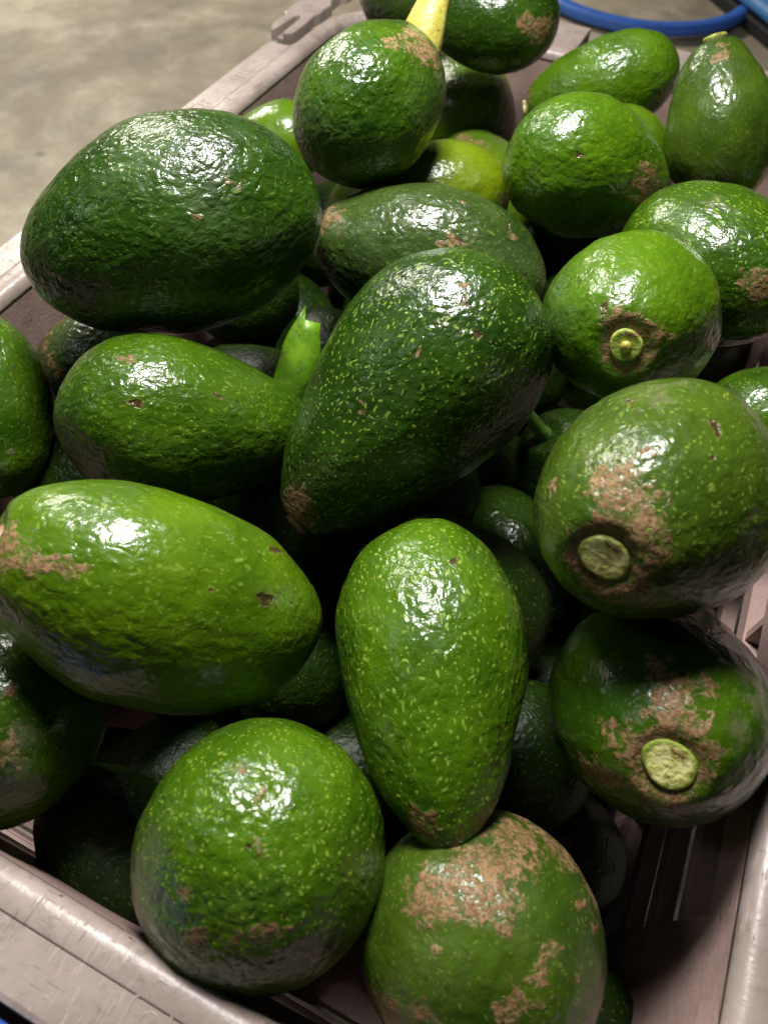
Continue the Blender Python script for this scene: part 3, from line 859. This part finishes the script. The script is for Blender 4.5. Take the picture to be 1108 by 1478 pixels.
# ------------------------------------------------------------------ fruit buried below the ones the photo shows
BURIED = [
    (-0.2546, 0.4375, -0.2239, 0.142, 0.986, -0.09, 0.0402, 0.1101),
    (-0.1664, 0.1099, -0.229, -0.918, 0.309, 0.248, 0.0406, 0.1097),
    (0.0182, 0.2452, -0.2215, -0.772, 0.566, -0.29, 0.0455, 0.1065),
    (-0.018, 0.4346, -0.2295, -0.952, 0.222, -0.211, 0.0424, 0.1027),
    (-0.1441, 0.4586, -0.2316, 0.85, -0.333, -0.408, 0.0411, 0.111),
    (-0.1576, 0.5914, -0.2233, -0.986, 0.123, -0.114, 0.038, 0.0912),
    (0.0273, 0.33, -0.2282, -0.961, -0.213, -0.177, 0.0446, 0.1077),
    (-0.2703, 0.0598, -0.2221, -0.403, -0.914, 0.036, 0.0413, 0.1115),
    (-0.077, 0.1919, -0.228, 0.76, -0.039, 0.648, 0.0409, 0.1058),
    (-0.0043, 0.5526, -0.2247, 0.599, 0.798, 0.061, 0.0447, 0.1145),
    (-0.2204, 0.2404, -0.2247, -0.905, 0.094, 0.416, 0.0441, 0.1039),
    (-0.0028, 0.0694, -0.2316, -0.33, 0.815, -0.477, 0.0391, 0.1052),
    (-0.0609, 0.0223, -0.2214, -0.561, -0.563, 0.607, 0.0381, 0.0877),
    (-0.0046, 0.1521, -0.2227, -0.077, -0.883, 0.464, 0.0406, 0.0963),
    (-0.135, 0.3426, -0.2254, 1.0, -0.017, -0.008, 0.0406, 0.101),
    (-0.0779, 0.6245, -0.2293, -0.373, 0.795, 0.479, 0.0422, 0.0989),
    (-0.2558, 0.5548, -0.2265, 0.736, 0.609, -0.295, 0.0424, 0.0993),
    (-0.2385, 0.3338, -0.2235, -0.852, -0.097, -0.514, 0.0437, 0.1172),
    (0.0667, 0.5083, -0.2207, 0.727, 0.678, -0.108, 0.0385, 0.098),
    (-0.0948, 0.5358, -0.229, -0.483, 0.605, 0.633, 0.0399, 0.0922),
    (-0.1861, 0.0294, -0.2242, -0.995, 0.05, 0.081, 0.0403, 0.096),
    (-0.2239, 0.6313, -0.2313, 0.992, 0.075, -0.099, 0.038, 0.0962),
    (-0.2591, 0.1695, -0.2278, 0.657, -0.699, 0.283, 0.0426, 0.1086),
    (0.0414, 0.6269, -0.2237, 0.695, -0.674, 0.25, 0.0396, 0.0945),
    (-0.1234, 0.2603, -0.2301, 0.343, -0.82, 0.457, 0.0413, 0.1044),
    (0.0661, 0.4257, -0.2341, 0.557, 0.808, -0.191, 0.0394, 0.0958),
    (-0.0735, 0.114, -0.2276, -0.295, -0.95, 0.101, 0.0388, 0.0901),
    (-0.1595, 0.2414, -0.1623, 0.395, 0.843, -0.364, 0.0413, 0.0974),
    (-0.0426, 0.5389, -0.1505, -0.244, 0.967, 0.07, 0.0417, 0.1031),
    (-0.1743, 0.135, -0.1513, 0.99, 0.14, -0.036, 0.0409, 0.1137),
    (0.034, 0.4124, -0.1616, -0.472, -0.839, 0.27, 0.0441, 0.1065),
    (-0.2078, 0.5939, -0.1674, -0.631, -0.748, 0.209, 0.0383, 0.0901),
    (-0.0406, 0.0926, -0.1558, 0.842, 0.529, 0.108, 0.0432, 0.104),
    (-0.1585, 0.3909, -0.1581, 0.459, -0.865, 0.2, 0.0435, 0.1102),
    (-0.0686, 0.4392, -0.1722, -0.365, -0.896, -0.252, 0.0395, 0.0967),
    (-0.1148, 0.606, -0.1503, -0.987, -0.005, -0.16, 0.0438, 0.105),
    (0.0411, 0.1775, -0.1586, -0.914, -0.343, -0.216, 0.0397, 0.1016),
    (-0.1485, 0.5277, -0.1777, 0.163, 0.956, -0.243, 0.0384, 0.0883),
    (0.0608, 0.5598, -0.1502, 0.318, 0.94, 0.12, 0.0406, 0.1),
    (-0.1374, 0.0366, -0.1659, 0.357, 0.861, 0.361, 0.0405, 0.1047),
    (-0.0674, 0.1728, -0.1543, 0.616, -0.679, -0.399, 0.0402, 0.1084),
    (0.0401, 0.0483, -0.1564, -0.636, 0.768, -0.074, 0.042, 0.1038),
    (-0.0048, 0.618, -0.1647, -0.953, -0.302, 0.017, 0.0402, 0.095),
    (-0.2622, 0.3156, -0.1527, 0.0, -0.965, 0.261, 0.0399, 0.1017),
    (-0.2656, 0.0897, -0.1545, -0.796, 0.575, -0.187, 0.0395, 0.0971),
    (-0.259, 0.3981, -0.1516, 0.684, -0.647, 0.336, 0.0387, 0.1062),
    (-0.2411, 0.1925, -0.1584, 0.83, 0.416, -0.372, 0.0388, 0.0941),
    (-0.2146, 0.4779, -0.1784, 0.287, -0.945, -0.156, 0.039, 0.0916),
    (-0.2661, 0.5668, -0.1058, 0.062, -0.909, -0.412, 0.0408, 0.1049),
    (-0.1122, 0.3323, -0.1129, 0.074, 0.789, 0.61, 0.0383, 0.0968),
    (0.0491, 0.6298, -0.1059, 0.865, -0.381, -0.326, 0.038, 0.095),
    (-0.1897, 0.3302, -0.1101, -0.466, 0.564, -0.682, 0.0392, 0.1019),
    (0.0245, 0.1201, -0.109, -0.725, -0.511, -0.462, 0.0397, 0.097),
    (-0.1026, 0.1252, -0.1123, -0.663, 0.73, -0.165, 0.0383, 0.0948),
    (-0.0858, 0.2483, -0.1067, -0.687, -0.54, -0.487, 0.0382, 0.096),
    (0.0622, 0.2526, -0.1246, -0.587, 0.805, -0.084, 0.0405, 0.1076),
    (-0.0719, 0.5694, -0.0826, 0.353, 0.575, -0.738, 0.0432, 0.1035),
    (-0.1752, 0.1013, -0.0774, -0.023, -0.993, -0.113, 0.0448, 0.1148),
    (-0.0281, 0.1766, -0.075, -0.921, 0.257, 0.293, 0.0431, 0.1035),
    (-0.2523, 0.1597, -0.0899, -0.288, 0.873, -0.394, 0.0421, 0.1018),
    (0.0013, 0.5333, -0.0801, 0.569, 0.781, 0.256, 0.0445, 0.1128),
    (-0.2631, 0.3364, -0.0752, -0.992, 0.044, 0.114, 0.0386, 0.0935),
    (-0.142, 0.1899, -0.0904, -0.908, -0.154, -0.389, 0.0415, 0.1046),
]
M_DEEP = skin_material(dict(seed=90, skin='shade', specks=.15, bump=.8, marks=[]))  # darkened skin again, shade of the lower layers put into its colour
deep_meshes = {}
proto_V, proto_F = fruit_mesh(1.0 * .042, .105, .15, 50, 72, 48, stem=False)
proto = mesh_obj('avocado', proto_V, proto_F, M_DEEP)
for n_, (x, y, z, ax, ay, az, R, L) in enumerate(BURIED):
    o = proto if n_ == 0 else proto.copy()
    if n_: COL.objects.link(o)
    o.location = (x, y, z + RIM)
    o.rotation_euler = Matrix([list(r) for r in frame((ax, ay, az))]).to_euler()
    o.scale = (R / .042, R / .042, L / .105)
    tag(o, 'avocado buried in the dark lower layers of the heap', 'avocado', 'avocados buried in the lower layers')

# ------------------------------------------------------------------ leaf tip standing in the gap left of the big speckled one
lf = [(-.1668, .2285, .2440), (-.1660, .2350, .2600), (-.1652, .2445, .2720), (-.1612, .2617, .2850)]
mid = [(-.1560, .2230, .2380), (-.1545, .2330, .2560), (-.1560, .2430, .2700), (-.1585, .2560, .2810)]
rt = [(-.1440, .2330, .2400), (-.1440, .2420, .2560), (-.1462, .2510, .2680), (-.1515, .2605, .2775)]
lf, mid, rt = [[tuple(Vector((0, 0, .54)) + (Vector(q) - Vector((0, 0, .54))) * .925) for q in L_] for L_ in (lf, mid, rt)]
V, F = [], []
NS = 8


def cat_pt(L, f):
    f *= len(L) - 1
    i = min(int(f), len(L) - 2)
    return Vector(L[i]).lerp(Vector(L[i + 1]), f - i)


for i in range(NS + 1):
    f = i / NS
    a, b, c = cat_pt(lf, f), cat_pt(mid, f), cat_pt(rt, f)
    row = [a, a.lerp(b, .33), a.lerp(b, .66), b, b.lerp(c, .5), c]
    for j, q in enumerate(row):
        V.append(q + Vector((0, -.0008, .0006)) * math.sin(i * 1.3 + j * 1.1))
for i in range(NS):
    for j in range(5):
        F.append((i * 6 + j, i * 6 + j + 1, i * 6 + j + 7, i * 6 + j + 6))
leaf = mesh_obj('leaf', V, F, M_LEAF)
sm = leaf.modifiers.new('thickness', 'SOLIDIFY')
sm.thickness = .0012
tag(leaf, 'small folded bright green leaf tip left of the big speckled avocado', 'leaf')

# ------------------------------------------------------------------ blue things round the crate
def band_ring(cx, cy, z, R, w, h, a0=0, a1=360, n=96, tilt=0.0):
    V, F = [], []
    for i in range(n):
        a = math.radians(a0 + (a1 - a0) * i / n)
        for j in range(12):
            b = 2 * math.pi * j / 12
            cb, sb = math.cos(b), math.sin(b)
            cb = math.copysign(abs(cb) ** .7, cb)
            sb = math.copysign(abs(sb) ** .7, sb)
            V.append(((R + w * cb) * math.cos(a) + cx, (R + w * cb) * math.sin(a) + cy, z + h * sb + tilt * math.sin(a)))
    for i in range(n):
        for j in range(12):
            F.append((i * 12 + j, ((i + 1) % n) * 12 + j, ((i + 1) % n) * 12 + (j + 1) % 12, i * 12 + (j + 1) % 12))
    return V, F


V, F = band_ring(0, 0, 0.014, .205, .013, .010)
hoop = mesh_obj('hoop', V, F, M_BLUE)
hoop.location = (-.228, 1.640, .001)
tag(hoop, 'round blue plastic hoop lying on the concrete floor beyond the far rim', 'hoop')

# light blue rail at the far right, black block under it standing for its shadow
rail = empty('rail', (.04, 1.505, 0))
tag(rail, 'light blue rounded rail over a black block in place of its shadow in the top right corner', 'rail')
ang = math.atan2(-.766, .643)
rail.rotation_euler = (0, 0, ang)
bm = box((-.85, .0, .001), (.45, .045, .023), .004)
bm_obj('base', bm, M_BLACK, rail)  # shadow below the rail, built as a black block
V, F = [], []
for i in range(41):
    x = -.86 + 1.32 * i / 40
    for j in range(16):
        b = 2 * math.pi * j / 16
        V.append((x, .026 + .027 * math.cos(b), .038 + .016 * math.sin(b)))
for i in range(40):
    for j in range(16):
        F.append((i * 16 + j, i * 16 + (j + 1) % 16, (i + 1) * 16 + (j + 1) % 16, (i + 1) * 16 + j))
F.append(tuple(range(16)))
F.append(tuple(range(40 * 16, 41 * 16))[::-1])
mesh_obj('tube', V, F, M_SKY, rail)

# blue crate rim at the near side; narrow black body added against blue reflections
bc = empty('blue_crate_rim', (-.30, -.10, 0))
tag(bc, 'blue crate rim on an added black body, only a bit of rim showing bottom left', 'tub')
bx0, bx1, by0, by1, bt = .14, .222, -.0, .0495, .276
for nm, lo, hi in (('side_panel', (bx0, by1 - .012, .01), (bx1, by1 - .008, bt)), ('side_panel', (bx0, by0 + .008, .01), (bx1, by0 + .012, bt)),
                   ('side_panel', (bx0, by0 + .012, .01), (bx0 + .004, by1 - .012, bt)), ('side_panel', (bx1 - .004, by0 + .012, .01), (bx1, by1 - .012, bt)),
                   ('base', (bx0 + .004, by0 + .012, .002), (bx1 - .004, by1 - .012, .008))):
    bm_obj(nm, box(lo, hi, .0005), M_BLACK, bc)
for lo, hi in (((bx0 - .01, by1 - .016, bt), (bx1 + .01, by1 - .0005, bt + .008)), ((bx0 - .01, by0, bt), (bx1 + .01, by0 + .016, bt + .008)),
               ((bx0 - .01, by0 + .0165, bt), (bx0 + .006, by1 - .0165, bt + .008)), ((bx1 - .006, by0 + .0165, bt), (bx1 + .01, by1 - .0165, bt + .008))):
    bm_obj('rim', box(lo, hi, .0025), M_BLUE_RIM, bc)
